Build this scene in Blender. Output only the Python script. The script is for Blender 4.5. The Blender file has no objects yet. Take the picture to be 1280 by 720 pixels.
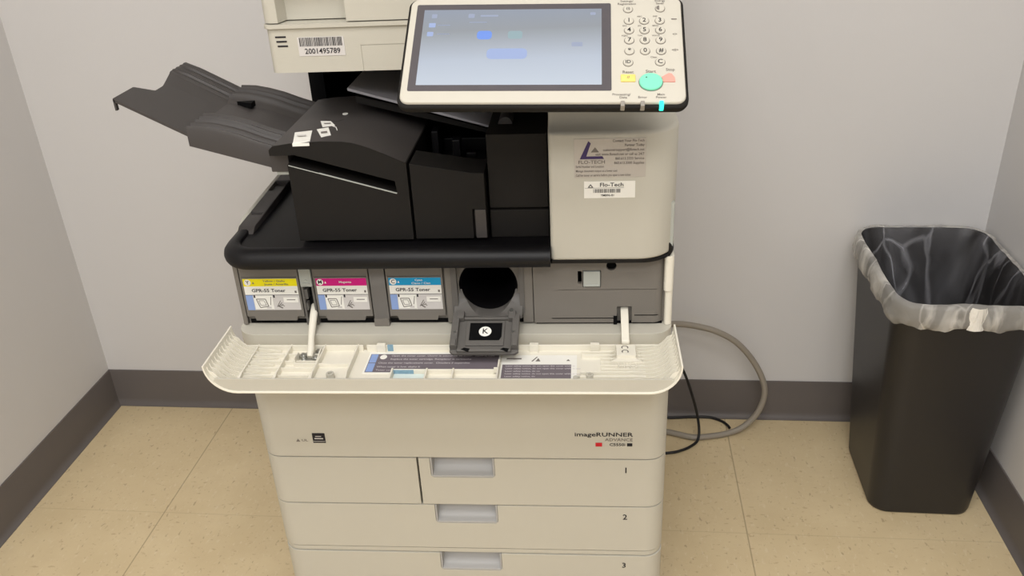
import bpy, bmesh, math, random
from mathutils import Vector, Matrix
random.seed(4)
scene = bpy.context.scene
COL = scene.collection
PI = math.pi

# ------------------------------------------------------------------ camera
cam_d = bpy.data.cameras.new('camera'); cam = bpy.data.objects.new('camera', cam_d); COL.objects.link(cam)
PITCH, YAW, ROLL, FPX = .479, -.0938, -.0505, 1083.1
fw = Vector((math.sin(YAW)*math.cos(PITCH), math.cos(YAW)*math.cos(PITCH), -math.sin(PITCH)))
r0 = fw.cross(Vector((0, 0, 1))).normalized(); u0 = r0.cross(fw)
rr = r0*math.cos(ROLL) + u0*math.sin(ROLL); uu = -r0*math.sin(ROLL) + u0*math.cos(ROLL)
cm = Matrix((rr, uu, -fw)).transposed().to_4x4(); cm.translation = Vector((.1844, -1.014, 1.2476))
cam.matrix_world = cm
cam_d.sensor_fit = 'HORIZONTAL'; cam_d.sensor_width = 36; cam_d.lens = FPX*36/1280
cam_d.clip_start = .02
scene.camera = cam

# ------------------------------------------------------------------ world, lights, exposure
scene.view_settings.view_transform = 'Standard'
scene.view_settings.look = 'None'
scene.view_settings.gamma = 1
scene.view_settings.use_curve_mapping = False
scene.view_settings.exposure = -0.05
w = bpy.data.worlds.new('world'); scene.world = w; w.use_nodes = True
w.node_tree.nodes['Background'].inputs[0].default_value = (1, 1, 1, 1)
w.node_tree.nodes['Background'].inputs[1].default_value = .62
def area(name, loc, sx, sy, power, color=(1, .99, .98)):
    l = bpy.data.lights.new(name, 'AREA'); l.shape = 'RECTANGLE'; l.size = sx; l.size_y = sy
    l.energy = power; l.color = color
    o = bpy.data.objects.new(name, l); o.location = loc; COL.objects.link(o); return o
area('ceiling_panel_light', (.05, -1.15, 2.76), 1.6, .9, 33)
area('ceiling_panel_light', (.05, -2.5, 2.76), 1.6, .9, 48)

# ------------------------------------------------------------------ materials
def srgb(r, g, b):
    f = lambda c: (c/255/12.92) if c/255 <= .04045 else ((c/255+.055)/1.055)**2.4
    return (f(r), f(g), f(b), 1)
def mat(name, rgb, rough=.5, spec=.5, noise=0, nscale=60, bump=0, bscale=400, metal=0, emit=0, coat=0, trans=0):
    m = bpy.data.materials.new(name); m.use_nodes = True
    nt = m.node_tree; p = nt.nodes['Principled BSDF']
    c = srgb(*rgb)
    p.inputs['Base Color'].default_value = c
    p.inputs['Roughness'].default_value = rough
    p.inputs['Specular IOR Level'].default_value = spec
    p.inputs['Metallic'].default_value = metal
    p.inputs['Coat Weight'].default_value = coat
    if emit:
        p.inputs['Emission Color'].default_value = c; p.inputs['Emission Strength'].default_value = emit
    tc = nt.nodes.new('ShaderNodeTexCoord')
    if noise:
        n = nt.nodes.new('ShaderNodeTexNoise'); n.inputs['Scale'].default_value = nscale; n.inputs['Detail'].default_value = 3
        nt.links.new(tc.outputs['Object'], n.inputs['Vector'])
        mx = nt.nodes.new('ShaderNodeMix'); mx.data_type = 'RGBA'
        mx.inputs['A'].default_value = tuple(x*(1-noise) for x in c[:3])+(1,)
        mx.inputs['B'].default_value = tuple(min(1, x*(1+noise)) for x in c[:3])+(1,)
        nt.links.new(n.outputs['Fac'], mx.inputs['Factor']); nt.links.new(mx.outputs['Result'], p.inputs['Base Color'])
    if bump:
        n = nt.nodes.new('ShaderNodeTexNoise'); n.inputs['Scale'].default_value = bscale
        nt.links.new(tc.outputs['Object'], n.inputs['Vector'])
        b = nt.nodes.new('ShaderNodeBump'); b.inputs['Strength'].default_value = bump; b.inputs['Distance'].default_value = .001
        nt.links.new(n.outputs['Fac'], b.inputs['Height']); nt.links.new(b.outputs['Normal'], p.inputs['Normal'])
    return m

BEIGE = mat('beige_plastic', (192, 188, 175), .45, .4, .015, 8, .12, 900)
BEIGE_IN = mat('ivory_inner_plastic', (230, 225, 210), .45, .4, .01, 8, .1, 700)
WHITE = mat('ivory_panel_plastic', (200, 195, 182), .65, .2, .01, 8)
GREYB = mat('grey_beige_handle_plastic', (172, 171, 169), .45, .4, .01, 8)
GREY = mat('dark_grey_plastic', (118, 113, 106), .5, .4, .03, 12, .1, 700)
GREY2 = mat('flap_grey_plastic', (98, 95, 91), .45, .4, .03, 12, .1, 700)
LATCH = mat('latch_grey_plastic', (172, 175, 168), .4, .4, .02, 20)
BLK = mat('black_textured_plastic', (33, 31, 29), .6, .14, .04, 14, .2, 1200)
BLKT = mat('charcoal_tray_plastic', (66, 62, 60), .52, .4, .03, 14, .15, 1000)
GLOSS = mat('glossy_black_plastic', (11, 10, 12), .45, .3, .03, 10)
DEEP = mat('deep_black', (12, 12, 13), .8, .1, .05, 10)
PLATE = mat('grey_plate', (150, 148, 152), .5, .4, .02, 10)
INK = mat('black_ink', (38, 36, 40), .6, .2, .05, 40)
INKG = mat('grey_ink', (120, 114, 108), .6, .2, .05, 40)
INKL = mat('pale_ink', (205, 198, 200), .6, .2, .03, 40)
RED = mat('red_ink', (196, 30, 44), .5, .3, .03, 40)
PAPER = mat('white_label_paper', (238, 236, 228), .55, .3, .01, 30)
LABG = mat('label_grey', (206, 202, 198), .5, .3, .03, 60)
BLUEL = mat('label_blue', (140, 164, 212), .5, .3, .03, 50)
YEL = mat('label_yellow', (240, 226, 20), .45, .3, .01, 50)
MAG = mat('label_magenta', (206, 20, 124), .45, .3, .01, 50)
CYA = mat('label_cyan', (20, 150, 200), .45, .3, .01, 50)
LABD = mat('label_dark_grey', (112, 104, 110), .5, .3, .03, 40)
PURP = mat('dark_purple_ink', (66, 52, 96), .5, .3, .03, 40)
SILV = mat('silver_sticker', (186, 180, 172), .38, .5, .02, 30, metal=.15)
BEZEL = mat('screen_bezel', (84, 80, 84), .35, .5, .02, 30)
BTNY = mat('yellow_button', (240, 214, 120), .4, .4, .01, 30)
BTNG = mat('mint_green_button', (130, 226, 190), .4, .4, .01, 30)
BTNR = mat('salmon_button', (246, 160, 146), .4, .4, .01, 30)
LED = mat('cyan_led', (40, 255, 225), .3, .5, .01, 30, emit=1.6)
CLEAR = mat('frosted_led_cover', (150, 144, 136), .3, .5, .02, 40)
METAL = mat('zinc_metal', (190, 190, 186), .28, .5, .03, 60, metal=.9)
CBLG = mat('grey_cable', (150, 142, 130), .5, .4, .03, 20)
CBLB = mat('black_cable', (26, 25, 26), .45, .4, .03, 20)
BASEB = mat('grey_rubber_base', (104, 98, 95), .5, .35, .04, 9, .1, 300)
BINM = mat('black_bin_plastic', (38, 36, 36), .42, .45, .04, 9, .15, 500)

def wall_mat():
    m = mat('painted_wall', (213, 211, 210), .75, .25, .012, 3, .1, 250)
    return m
WALL = wall_mat()
CEIL = mat('ceiling_paint', (226, 222, 214), .9, .2, .02, 6)

def floor_mat():
    m = bpy.data.materials.new('speckled_vinyl_floor'); m.use_nodes = True
    nt = m.node_tree; p = nt.nodes['Principled BSDF']; L = nt.links.new
    tc = nt.nodes.new('ShaderNodeTexCoord')
    def noise(scale, detail, sc=(1, 1, 1), rot=0, rough=.6):
        mp = nt.nodes.new('ShaderNodeMapping'); mp.inputs['Scale'].default_value = sc; mp.inputs['Rotation'].default_value = (0, 0, rot)
        L(tc.outputs['Object'], mp.inputs['Vector'])
        n = nt.nodes.new('ShaderNodeTexNoise'); n.inputs['Scale'].default_value = scale; n.inputs['Detail'].default_value = detail
        n.inputs['Roughness'].default_value = rough
        L(mp.outputs['Vector'], n.inputs['Vector']); return n
    def ramp(n, stops):
        r = nt.nodes.new('ShaderNodeValToRGB'); e = r.color_ramp.elements
        e[0].position, e[0].color = stops[0]; e[1].position, e[1].color = stops[-1]
        for s in stops[1:-1]:
            x = e.new(s[0]); x.color = s[1]
        L(n.outputs['Fac'], r.inputs['Fac']); return r
    def mix(fac, a, b, mode='MIX', f=1):
        x = nt.nodes.new('ShaderNodeMix'); x.data_type = 'RGBA'; x.blend_type = mode
        if fac is None: x.inputs['Factor'].default_value = f
        else: L(fac, x.inputs['Factor'])
        for k, v in (('A', a), ('B', b)):
            if isinstance(v, tuple): x.inputs[k].default_value = v
            else: L(v, x.inputs[k])
        return x.outputs['Result']
    base = ramp(noise(7, 5), [(.3, srgb(212, 192, 153)), (.7, srgb(224, 205, 167))]).outputs['Color']
    cloud = ramp(noise(28, 4), [(.35, (0, 0, 0, 1)), (.75, (.35, .35, .35, 1))]).outputs['Color']
    c = mix(cloud, base, srgb(196, 172, 134))
    s1 = ramp(noise(105, 2, (1, .45, 1), .6), [(.64, (0, 0, 0, 1)), (.72, (.45, .45, .45, 1))]).outputs['Color']
    c = mix(s1, c, srgb(142, 112, 86))
    s2 = ramp(noise(125, 2, (.5, 1, 1), -.5), [(.63, (0, 0, 0, 1)), (.72, (.4, .4, .4, 1))]).outputs['Color']
    c = mix(s2, c, srgb(160, 128, 96))
    s3 = ramp(noise(110, 2, (1, .5, 1), 1.8), [(.60, (0, 0, 0, 1)), (.70, (.5, .5, .5, 1))]).outputs['Color']
    c = mix(s3, c, srgb(226, 210, 180))
    # a joint between floor sheets every 1.219 m
    sx = nt.nodes.new('ShaderNodeSeparateXYZ'); L(tc.outputs['Object'], sx.inputs[0])
    def math_(op, a, b=None):
        n = nt.nodes.new('ShaderNodeMath'); n.operation = op
        for i, v in enumerate((a, b)):
            if v is None: continue
            if isinstance(v, (int, float)): n.inputs[i].default_value = v
            else: L(v, n.inputs[i])
        return n.outputs[0]
    q = math_('ABSOLUTE', math_('SUBTRACT', math_('FRACT', math_('ADD', math_('DIVIDE', math_('ADD', sx.outputs['X'], .7247), 1.2192), .5)), .5))
    seam = math_('MULTIPLY', math_('LESS_THAN', q, .0011), .5)
    c = mix(seam, c, srgb(128, 108, 82))
    q2 = math_('ABSOLUTE', math_('SUBTRACT', math_('FRACT', math_('ADD', math_('DIVIDE', math_('SUBTRACT', sx.outputs['Y'], .33), 1.2192), .5)), .5))
    seam2 = math_('MULTIPLY', math_('LESS_THAN', q2, .0009), .18)
    c = mix(seam2, c, srgb(140, 120, 92))
    L(c, p.inputs['Base Color']); p.inputs['Roughness'].default_value = .42; p.inputs['Specular IOR Level'].default_value = .35
    return m
FLOOR = floor_mat()

def film_mat(name, fac, tint, rough, bscale, bump, lines=0):
    """thin crumpled polythene: see-through film with milky folds"""
    m = bpy.data.materials.new(name); m.use_nodes = True; nt = m.node_tree; L = nt.links.new
    for n in list(nt.nodes): nt.nodes.remove(n)
    out = nt.nodes.new('ShaderNodeOutputMaterial'); mx = nt.nodes.new('ShaderNodeMixShader')
    tr = nt.nodes.new('ShaderNodeBsdfTransparent'); tr.inputs[0].default_value = (.97, .97, .97, 1)
    p = nt.nodes.new('ShaderNodeBsdfPrincipled'); p.inputs['Base Color'].default_value = srgb(*tint); p.inputs['Roughness'].default_value = rough
    tc = nt.nodes.new('ShaderNodeTexCoord')
    mp = nt.nodes.new('ShaderNodeMapping'); mp.inputs['Scale'].default_value = (1, 1, .3); L(tc.outputs['Object'], mp.inputs['Vector'])
    n = nt.nodes.new('ShaderNodeTexNoise'); n.inputs['Scale'].default_value = bscale; n.inputs['Detail'].default_value = 4; n.inputs['Distortion'].default_value = 1.2
    L(mp.outputs[0], n.inputs['Vector'])
    b = nt.nodes.new('ShaderNodeBump'); b.inputs['Strength'].default_value = bump; b.inputs['Distance'].default_value = .01
    L(n.outputs['Fac'], b.inputs['Height']); L(b.outputs['Normal'], p.inputs['Normal'])
    r = nt.nodes.new('ShaderNodeMapRange'); r.inputs['From Min'].default_value = .42; r.inputs['From Max'].default_value = .72
    r.inputs['To Min'].default_value = fac[0]; r.inputs['To Max'].default_value = fac[1]
    L(n.outputs['Fac'], r.inputs['Value'])
    if lines:  # wrinkle highlights painted in as thin pale streaks
        m2 = nt.nodes.new('ShaderNodeMapping'); m2.inputs['Scale'].default_value = (1, 1, .28); L(tc.outputs['Object'], m2.inputs['Vector'])
        n2 = nt.nodes.new('ShaderNodeTexNoise'); n2.inputs['Scale'].default_value = 9; L(m2.outputs[0], n2.inputs['Vector'])
        ad = nt.nodes.new('ShaderNodeVectorMath'); ad.operation = 'MULTIPLY_ADD'; ad.inputs[1].default_value = (.12, .12, .12)
        L(n2.outputs['Color'], ad.inputs[0]); L(m2.outputs[0], ad.inputs[2])
        vo = nt.nodes.new('ShaderNodeTexVoronoi'); vo.feature = 'DISTANCE_TO_EDGE'; vo.inputs['Scale'].default_value = 11
        L(ad.outputs[0], vo.inputs['Vector'])
        r2 = nt.nodes.new('ShaderNodeMapRange'); r2.inputs['From Min'].default_value = .0; r2.inputs['From Max'].default_value = .035
        r2.inputs['To Min'].default_value = lines; r2.inputs['To Max'].default_value = 0; L(vo.outputs['Distance'], r2.inputs['Value'])
        ml = nt.nodes.new('ShaderNodeMath'); ml.operation = 'MULTIPLY'; L(r2.outputs[0], ml.inputs[0]); L(n.outputs['Fac'], ml.inputs[1])
        a2 = nt.nodes.new('ShaderNodeMath'); a2.operation = 'ADD'; a2.use_clamp = True; L(r.outputs[0], a2.inputs[0]); L(ml.outputs[0], a2.inputs[1])
        L(a2.outputs[0], mx.inputs[0])
    else: L(r.outputs[0], mx.inputs[0])
    L(tr.outputs[0], mx.inputs[1]); L(p.outputs[0], mx.inputs[2]); L(mx.outputs[0], out.inputs[0])
    return m
FILM_IN = film_mat('clear_liner_film', (.01, .16), (205, 205, 212), .16, 11, 1.0, .48)
FILM_OUT = film_mat('milky_liner_film', (.30, .80), (236, 232, 224), .3, 16, 1.0, .5)
FILM_KNOT = film_mat('gathered_liner_film', (.85, 1), (246, 242, 232), .45, 60, .8)

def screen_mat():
    """display background, grey top to pale bottom, with glass reflection painted into the emission"""
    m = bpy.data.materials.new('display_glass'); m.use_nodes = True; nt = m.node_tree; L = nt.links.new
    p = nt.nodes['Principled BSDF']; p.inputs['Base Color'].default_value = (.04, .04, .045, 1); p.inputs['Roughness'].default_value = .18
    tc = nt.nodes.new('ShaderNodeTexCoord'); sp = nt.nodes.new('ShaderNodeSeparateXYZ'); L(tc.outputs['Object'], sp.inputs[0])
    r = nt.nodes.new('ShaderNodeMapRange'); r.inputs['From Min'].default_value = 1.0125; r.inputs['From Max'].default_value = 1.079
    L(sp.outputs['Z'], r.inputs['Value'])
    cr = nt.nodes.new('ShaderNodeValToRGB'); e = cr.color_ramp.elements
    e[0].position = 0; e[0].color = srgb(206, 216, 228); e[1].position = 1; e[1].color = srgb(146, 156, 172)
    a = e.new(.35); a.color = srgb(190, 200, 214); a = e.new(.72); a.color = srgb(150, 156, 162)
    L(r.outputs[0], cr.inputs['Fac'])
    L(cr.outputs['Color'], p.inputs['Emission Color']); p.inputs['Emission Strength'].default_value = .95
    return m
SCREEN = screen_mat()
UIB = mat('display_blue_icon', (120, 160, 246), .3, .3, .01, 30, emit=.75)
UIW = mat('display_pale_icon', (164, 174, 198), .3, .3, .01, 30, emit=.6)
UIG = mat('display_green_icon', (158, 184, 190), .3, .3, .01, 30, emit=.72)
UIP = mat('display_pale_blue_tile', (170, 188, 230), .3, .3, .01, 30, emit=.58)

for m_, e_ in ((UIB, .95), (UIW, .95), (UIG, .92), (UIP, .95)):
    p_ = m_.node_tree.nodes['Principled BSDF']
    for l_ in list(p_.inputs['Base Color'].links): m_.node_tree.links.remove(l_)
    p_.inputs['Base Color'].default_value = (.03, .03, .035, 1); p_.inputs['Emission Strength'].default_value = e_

# ------------------------------------------------------------------ mesh helpers
def tag(o, label=None, cat=None, group=None, kind=None):
    if label: o['label'] = label
    if cat: o['category'] = cat
    if group: o['group'] = group
    if kind: o['kind'] = kind
    return o
def empty(name, loc=(0, 0, 0), rz=0):
    o = bpy.data.objects.new(name, None); o.location = loc; o.rotation_euler = (0, 0, rz); o.empty_display_size = .1
    COL.objects.link(o); return o

class B:
    def __init__(s): s.bm = bmesh.new(); s.M = Matrix.Identity(4)
    def faces(s, vs, fs, m=0):
        bv = [s.bm.verts.new(s.M @ Vector(v)) for v in vs]
        for f in fs:
            try:
                x = s.bm.faces.new([bv[i] for i in f]); x.material_index = m
            except ValueError: pass
        return s
    def box(s, x0, x1, y0, y1, z0, z1, m=0):
        v = [(x0, y0, z0), (x1, y0, z0), (x1, y1, z0), (x0, y1, z0), (x0, y0, z1), (x1, y0, z1), (x1, y1, z1), (x0, y1, z1)]
        return s.faces(v, [(0, 3, 2, 1), (4, 5, 6, 7), (0, 1, 5, 4), (1, 2, 6, 5), (2, 3, 7, 6), (3, 0, 4, 7)], m)
    def stack(s, loops, m=0, cap0=True, cap1=True, closed=True):
        n = len(loops[0]); vs = [p for l in loops for p in l]; fs = []
        for k in range(len(loops)-1):
            for i in range(n if closed else n-1):
                j = (i+1) % n
                fs.append((k*n+i, k*n+j, (k+1)*n+j, (k+1)*n+i))
        if cap0: fs.append(tuple(reversed(range(n))))
        if cap1: fs.append(tuple(range((len(loops)-1)*n, len(loops)*n)))
        return s.faces(vs, fs, m)
    def prism(s, poly, axis, a, b, m=0):
        if axis == 'z': f = lambda p, t: (p[0], p[1], t)
        elif axis == 'y': f = lambda p, t: (p[0], t, p[1])
        else: f = lambda p, t: (t, p[0], p[1])
        return s.stack([[f(p, a) for p in poly], [f(p, b) for p in poly]], m)
    def cyl(s, c, axis, r, a, b, m=0, n=24, r2=None, ry=None):
        r2 = r if r2 is None else r2; k = (ry or r)/r
        def ring(R, t):
            o = []
            for i in range(n):
                u, v = R*math.cos(2*PI*i/n), R*k*math.sin(2*PI*i/n)
                o.append({'z': (c[0]+u, c[1]+v, t), 'y': (c[0]+u, t, c[1]+v), 'x': (t, c[0]+u, c[1]+v)}[axis])
            return o
        return s.stack([ring(r, a), ring(r2, b)], m)
    def tube(s, pts, r, m=0, n=12):
        P = [Vector(p) for p in pts]; loops = []; up = None
        for i, p in enumerate(P):
            t = (P[min(i+1, len(P)-1)]-P[max(i-1, 0)]).normalized()
            if up is None:
                up = Vector((0, 0, 1)) if abs(t.z) < .9 else Vector((1, 0, 0))
            a = t.cross(up).normalized(); up = a.cross(t).normalized()
            R = r[i] if isinstance(r, (list, tuple)) else r
            loops.append([tuple(p + a*R*math.cos(2*PI*k/n) + up*R*math.sin(2*PI*k/n)) for k in range(n)])
        return s.stack(loops, m)
    def text(s, txt, mtx, size, m=0, align='CENTER', depth=.0, sx=1):
        cu = bpy.data.curves.new('t', 'FONT'); cu.body = txt; cu.size = size; cu.align_x = align; cu.align_y = 'CENTER'
        cu.resolution_u = 2; cu.extrude = depth; cu.offset = size*.012
        o = bpy.data.objects.new('t', cu); COL.objects.link(o)
        bpy.context.view_layer.update()
        me = bpy.data.meshes.new_from_object(o.evaluated_get(bpy.context.evaluated_depsgraph_get()))
        T = s.M @ mtx @ Matrix.Diagonal((sx, 1, 1, 1))
        bv = [s.bm.verts.new(T @ v.co) for v in me.vertices]
        for p in me.polygons:
            try:
                f = s.bm.faces.new([bv[i] for i in p.vertices]); f.material_index = m
            except ValueError: pass
        bpy.data.objects.remove(o); bpy.data.curves.remove(cu); bpy.data.meshes.remove(me)
        return s
    def obj(s, name, mats, parent=None, bevel=0, angle=38, cut=None, seg=2, fix=True, weld=False):
        if weld: bmesh.ops.remove_doubles(s.bm, verts=s.bm.verts, dist=1e-5)
        if fix: bmesh.ops.recalc_face_normals(s.bm, faces=s.bm.faces)
        me = bpy.data.meshes.new(name); s.bm.to_mesh(me); s.bm.free()
        if not isinstance(mats, (list, tuple)): mats = [mats]
        for m in mats: me.materials.append(m)
        for p in me.polygons: p.use_smooth = True
        o = bpy.data.objects.new(name, me); COL.objects.link(o)
        tmp = []
        if cut:
            for k in cut:
                bmesh.ops.recalc_face_normals(k.bm, faces=k.bm.faces)
                cme = bpy.data.meshes.new('cut'); k.bm.to_mesh(cme); k.bm.free()
                co = bpy.data.objects.new('cut', cme); COL.objects.link(co); tmp.append(co)
                md = o.modifiers.new('b', 'BOOLEAN'); md.object = co; md.operation = 'DIFFERENCE'; md.solver = 'EXACT'; md.use_self = True
        if bevel:
            md = o.modifiers.new('bev', 'BEVEL'); md.width = bevel; md.segments = seg; md.limit_method = 'ANGLE'
            md.angle_limit = math.radians(50); md.harden_normals = False
        if cut or bevel:
            bpy.context.view_layer.update()
            nm = bpy.data.meshes.new_from_object(o.evaluated_get(bpy.context.evaluated_depsgraph_get()))
            o.modifiers.clear(); old = o.data; o.data = nm; bpy.data.meshes.remove(old); nm.name = name
            for c in tmp:
                d = c.data; bpy.data.objects.remove(c); bpy.data.meshes.remove(d)
        o.data.set_sharp_from_angle(angle=math.radians(angle))
        if bevel:
            wn = o.modifiers.new('weighted_normals', 'WEIGHTED_NORMAL'); wn.weight = 60; wn.keep_sharp = True
        if parent: o.parent = parent
        return o

def rrect(x0, x1, y0, y1, r, n=6):
    """rounded rectangle, counter-clockwise; r = radius or (front-left, front-right, back-right, back-left)"""
    if not isinstance(r, (list, tuple)): r = (r,)*4
    out = []
    for (cx, cy, R, a0) in ((x0+r[0], y0+r[0], r[0], PI), (x1-r[1], y0+r[1], r[1], 1.5*PI), (x1-r[2], y1-r[2], r[2], 0), (x0+r[3], y1-r[3], r[3], .5*PI)):
        for i in range(n+1):
            a = a0 + .5*PI*i/n; out.append((cx+R*math.cos(a), cy+R*math.sin(a)))
    return out
XZ = Matrix(((1, 0, 0, 0), (0, 0, -1, 0), (0, 1, 0, 0), (0, 0, 0, 1)))       # text plane facing -y
def front(x, y, z): return Matrix.Translation((x, y, z)) @ XZ

# ------------------------------------------------------------------ room (slightly turned against the printer)
PHI = -.0285
RM = Matrix.Rotation(PHI, 4, 'Z')
D, LX, RX, FY, H = .7246, -1.0358, .9928, -3.2, 2.8
def struct(name, b, m):
    o = b.obj(name, m); o.matrix_world = RM; return tag(o, kind='structure')
struct('floor', B().box(LX-.1, RX+.1, FY, D+.1, -.05, 0), FLOOR)
struct('ceiling', B().box(LX-.1, RX+.1, FY, D+.1, H, H+.05), CEIL)
struct('wall_back', B().box(LX-.1, RX+.1, D, D+.1, 0, H), WALL)
struct('wall_left', B().box(LX-.1, LX, FY, D, 0, H), WALL)
struct('wall_right', B().box(RX, RX+.1, FY, D, 0, H), WALL)
prof = [(0, .102), (.0028, .102), (.0034, .0995), (.0034, .018), (.0045, .010), (.009, .004), (.014, .0015), (.014, 0), (0, 0)]
def baseboard(name, a, b, side):
    k = B()
    if side == 'back':   k.stack([[(a, D-t, z) for t, z in prof], [(b, D-t, z) for t, z in prof]])
    elif side == 'left': k.stack([[(LX+t, a, z) for t, z in prof], [(LX+t, b, z) for t, z in prof]])
    else:                k.stack([[(RX-t, a, z) for t, z in prof], [(RX-t, b, z) for t, z in prof]])
    struct(name, k, BASEB)
baseboard('baseboard_back', LX, RX, 'back'); baseboard('baseboard_left', FY, D, 'left'); baseboard('baseboard_right', FY, D, 'right')

# ------------------------------------------------------------------ multifunction printer
PR = empty('multifunction_printer')
tag(PR, 'large beige office multifunction printer with open toner cover and black side tray', 'printer')
HW = .303
def plan(y1, r=.028, hw=HW, y0=0):  # front-panel plan with rounded front corners
    return rrect(-hw, hw, y0, y1, (r, r, .0005, .0005), 8)

# body shell behind the front panels
toner_hole = B().cyl((.0535, .706), 'y', .040, .03, .40, n=40)
recess_body = B().box(-.205, -.190, .0, .12, .655, .712)
slot_r = B().box(.229, .248, 0, .10, .640, .676)
b = B(); b.prism(rrect(-HW+.001, HW-.001, .034, .62, (.004, .004, .012, .012)), 'z', .045, .752)
b.obj('main_body', BEIGE, PR, bevel=.0015, cut=[toner_hole, recess_body, slot_r])
b = B()
for sx in (-1, 1):
    for yy in (.10, .54):
        b.cyl((yy, .025), 'x', .025, sx*.24-.012, sx*.24+.012)
b.box(-.27, .27, .06, .58, .04, .05)
b.obj('caster_base', BLK, PR, bevel=.001)
# lower front panel under the fold-down cover
lp = B(); lp.prism(plan(.036), 'z', .4355, .648)
FP = lp.obj('lower_front_panel', BEIGE, PR, bevel=.0025, seg=3)
def letters(name, items, mats, parent):
    b = B()
    for it in items: b.text(it[0], front(it[1], it[2], it[3]), it[4], it[5], it[6] if len(it) > 6 else 'CENTER', 0, it[7] if len(it) > 7 else 1)
    return b.obj(name, mats, parent, fix=False)
b = B()
b.text('imageRUNNER', front(.2525, -.0006, .4795), .0098, 0, 'RIGHT', 0, 1.36)
b.text('ADVANCE', front(.2525, -.0006, .4705), .0074, 1, 'RIGHT', 0, 1.15)
b.text('C5550i', front(.2420, -.0006, .4617), .0070, 0, 'RIGHT', 0, 1.12)
b.box(.199, .2085, -.0007, .0002, .4585, .4648, 2); b.box(.2445, .2520, -.0007, .0002, .4592, .4642, 0)
b.obj('model_lettering', [INK, INKG, RED], FP, fix=False)
b = B()
b.box(-.2195, -.2005, -.0007, .0002, .4612, .4785, 0); b.box(-.2165, -.2035, -.0009, 0, .4682, .4700, 1); b.box(-.215, -.206, -.0009, 0, .4725, .4737, 1)
b.box(-.219, -.201, -.0009, 0, .4638, .4645, 1)
b.prism([(-.2455, .463), (-.2395, .463), (-.2425, .468)], 'y', -.0006, .0002, 2); b.text('UL', front(-.2320, -.0006, .4655), .0058, 2, 'CENTER', 0, 1.4)
b.obj('energy_mark', [INK, LABG, INKG], FP, fix=False)

# paper drawers
def drawer(z0, z1, num, split=False, hx0=-.0475, hx1=.0495):
    bb = B(); bb.prism(plan(.031), 'z', z0, z1)
    pk = .036 if not split else .036
    cuts = [B().prism([(hx0, z1+.01), (hx0, z1-pk+.004), (hx0+.004, z1-pk), (hx1-.004, z1-pk), (hx1, z1-pk+.004), (hx1, z1+.01)], 'y', -.01, .05)]
    if split: cuts.append(B().box(-.0675, -.0645, -.01, .05, z0-.01, z1+.01))
    d = bb.obj('paper_drawer', BEIGE, PR, bevel=.0012, cut=cuts)
    # recessed pull with a sloping floor and a bright lip
    h = B(); zb = z1-pk
    h.stack([[(x, y, z) for (y, z) in ((.0005, zb+.0002), (.0005, zb+.0035), (.006, zb+.0045), (.012, zb+.006), (.019, zb+.014), (.022, zb+.022), (.022, z1), (.028, z1), (.028, zb+.0002))] for x in (hx0+.0003, hx1-.0003)])
    h.stack([[(x, y, z) for (y, z) in ((.0005, zb+.001), (.0005, z1), (.026, z1), (.026, zb+.001))] for x in (hx0+.0003, hx0+.003)])
    h.stack([[(x, y, z) for (y, z) in ((.0005, zb+.001), (.0005, z1), (.026, z1), (.026, zb+.001))] for x in (hx1-.003, hx1-.0003)])
    h.obj('drawer_handle', GREYB, d, bevel=.0008)
    if num:
        letters('drawer_number', [(num, .2435, -.0005, z1-.019, .0145, 0)], INK, d)
    return d
# the top drawer shares its front line with a fixed blank panel on its left
def left_blank(z0, z1):
    bb = B(); bb.prism(plan(.031), 'z', z0, z1)
    return bb.obj('blank_front_panel', BEIGE, PR, bevel=.0012, cut=[B().box(-.0675, .4, -.1, .1, z0-.02, z1+.02)])
def top_drawer(z0, z1):
    d = None
    bb = B(); bb.prism(plan(.031), 'z', z0, z1); pk = .036
    hx0, hx1 = -.0475, .0495
    cuts = [B().box(-.4, -.0645, -.1, .1, z0-.02, z1+.02), B().prism([(hx0, z1+.01), (hx0, z1-pk+.004), (hx0+.004, z1-pk), (hx1-.004, z1-pk), (hx1, z1-pk+.004), (hx1, z1+.01)], 'y', -.01, .05)]
    d = bb.obj('paper_drawer', BEIGE, PR, bevel=.0012, cut=cuts)
    h = B(); zb = z1-pk
    h.stack([[(x, y, z) for (y, z) in ((.0005, zb+.0002), (.0005, zb+.0035), (.006, zb+.0045), (.012, zb+.006), (.019, zb+.014), (.022, zb+.022), (.022, z1), (.028, z1), (.028, zb+.0002))] for x in (hx0+.0003, hx1-.0003)])
    for xa, xb in ((hx0+.0003, hx0+.003), (hx1-.003, hx1-.0003)):
        h.stack([[(x, y, z) for (y, z) in ((.0005, zb+.001), (.0005, z1), (.026, z1), (.026, zb+.001))] for x in (xa, xb)])
    h.obj('drawer_handle', GREYB, d, bevel=.0008)
    letters('drawer_number', [('1', .2435, -.0005, z1-.019, .0145, 0)], INK, d)
left_blank(.3455, .4335); top_drawer(.3455, .4335)
drawer(.2565, .3435, '2')
b = B(); b.prism(plan(.0325, hw=HW-.001, y0=.0012), 'z', .2465, .2545); b.obj('cassette_unit_rim', BEIGE, PR, bevel=.001)
drawer(.1520, .2445, '3', hx0=-.0475, hx1=.0510)
drawer(.0560, .1500, '4', hx0=-.0475, hx1=.0510)

# ---- toner bay
b = B()
cuts = [B().cyl((.0535, .706), 'y', .0405, .0, .05, n=40), B().box(-.2055, -.1895, .0, .06, .655, .712), B().box(.0+.0045, .1, -.01, .0315, .672, .76)]
def bay_plan(y0, y1, r): return rrect(-.2985, .2975, y0, y1, (.003, r, .0005, .0005), 8)
b.prism(bay_plan(.0325, .0355, .002), 'z', .6485, .7535)
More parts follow.
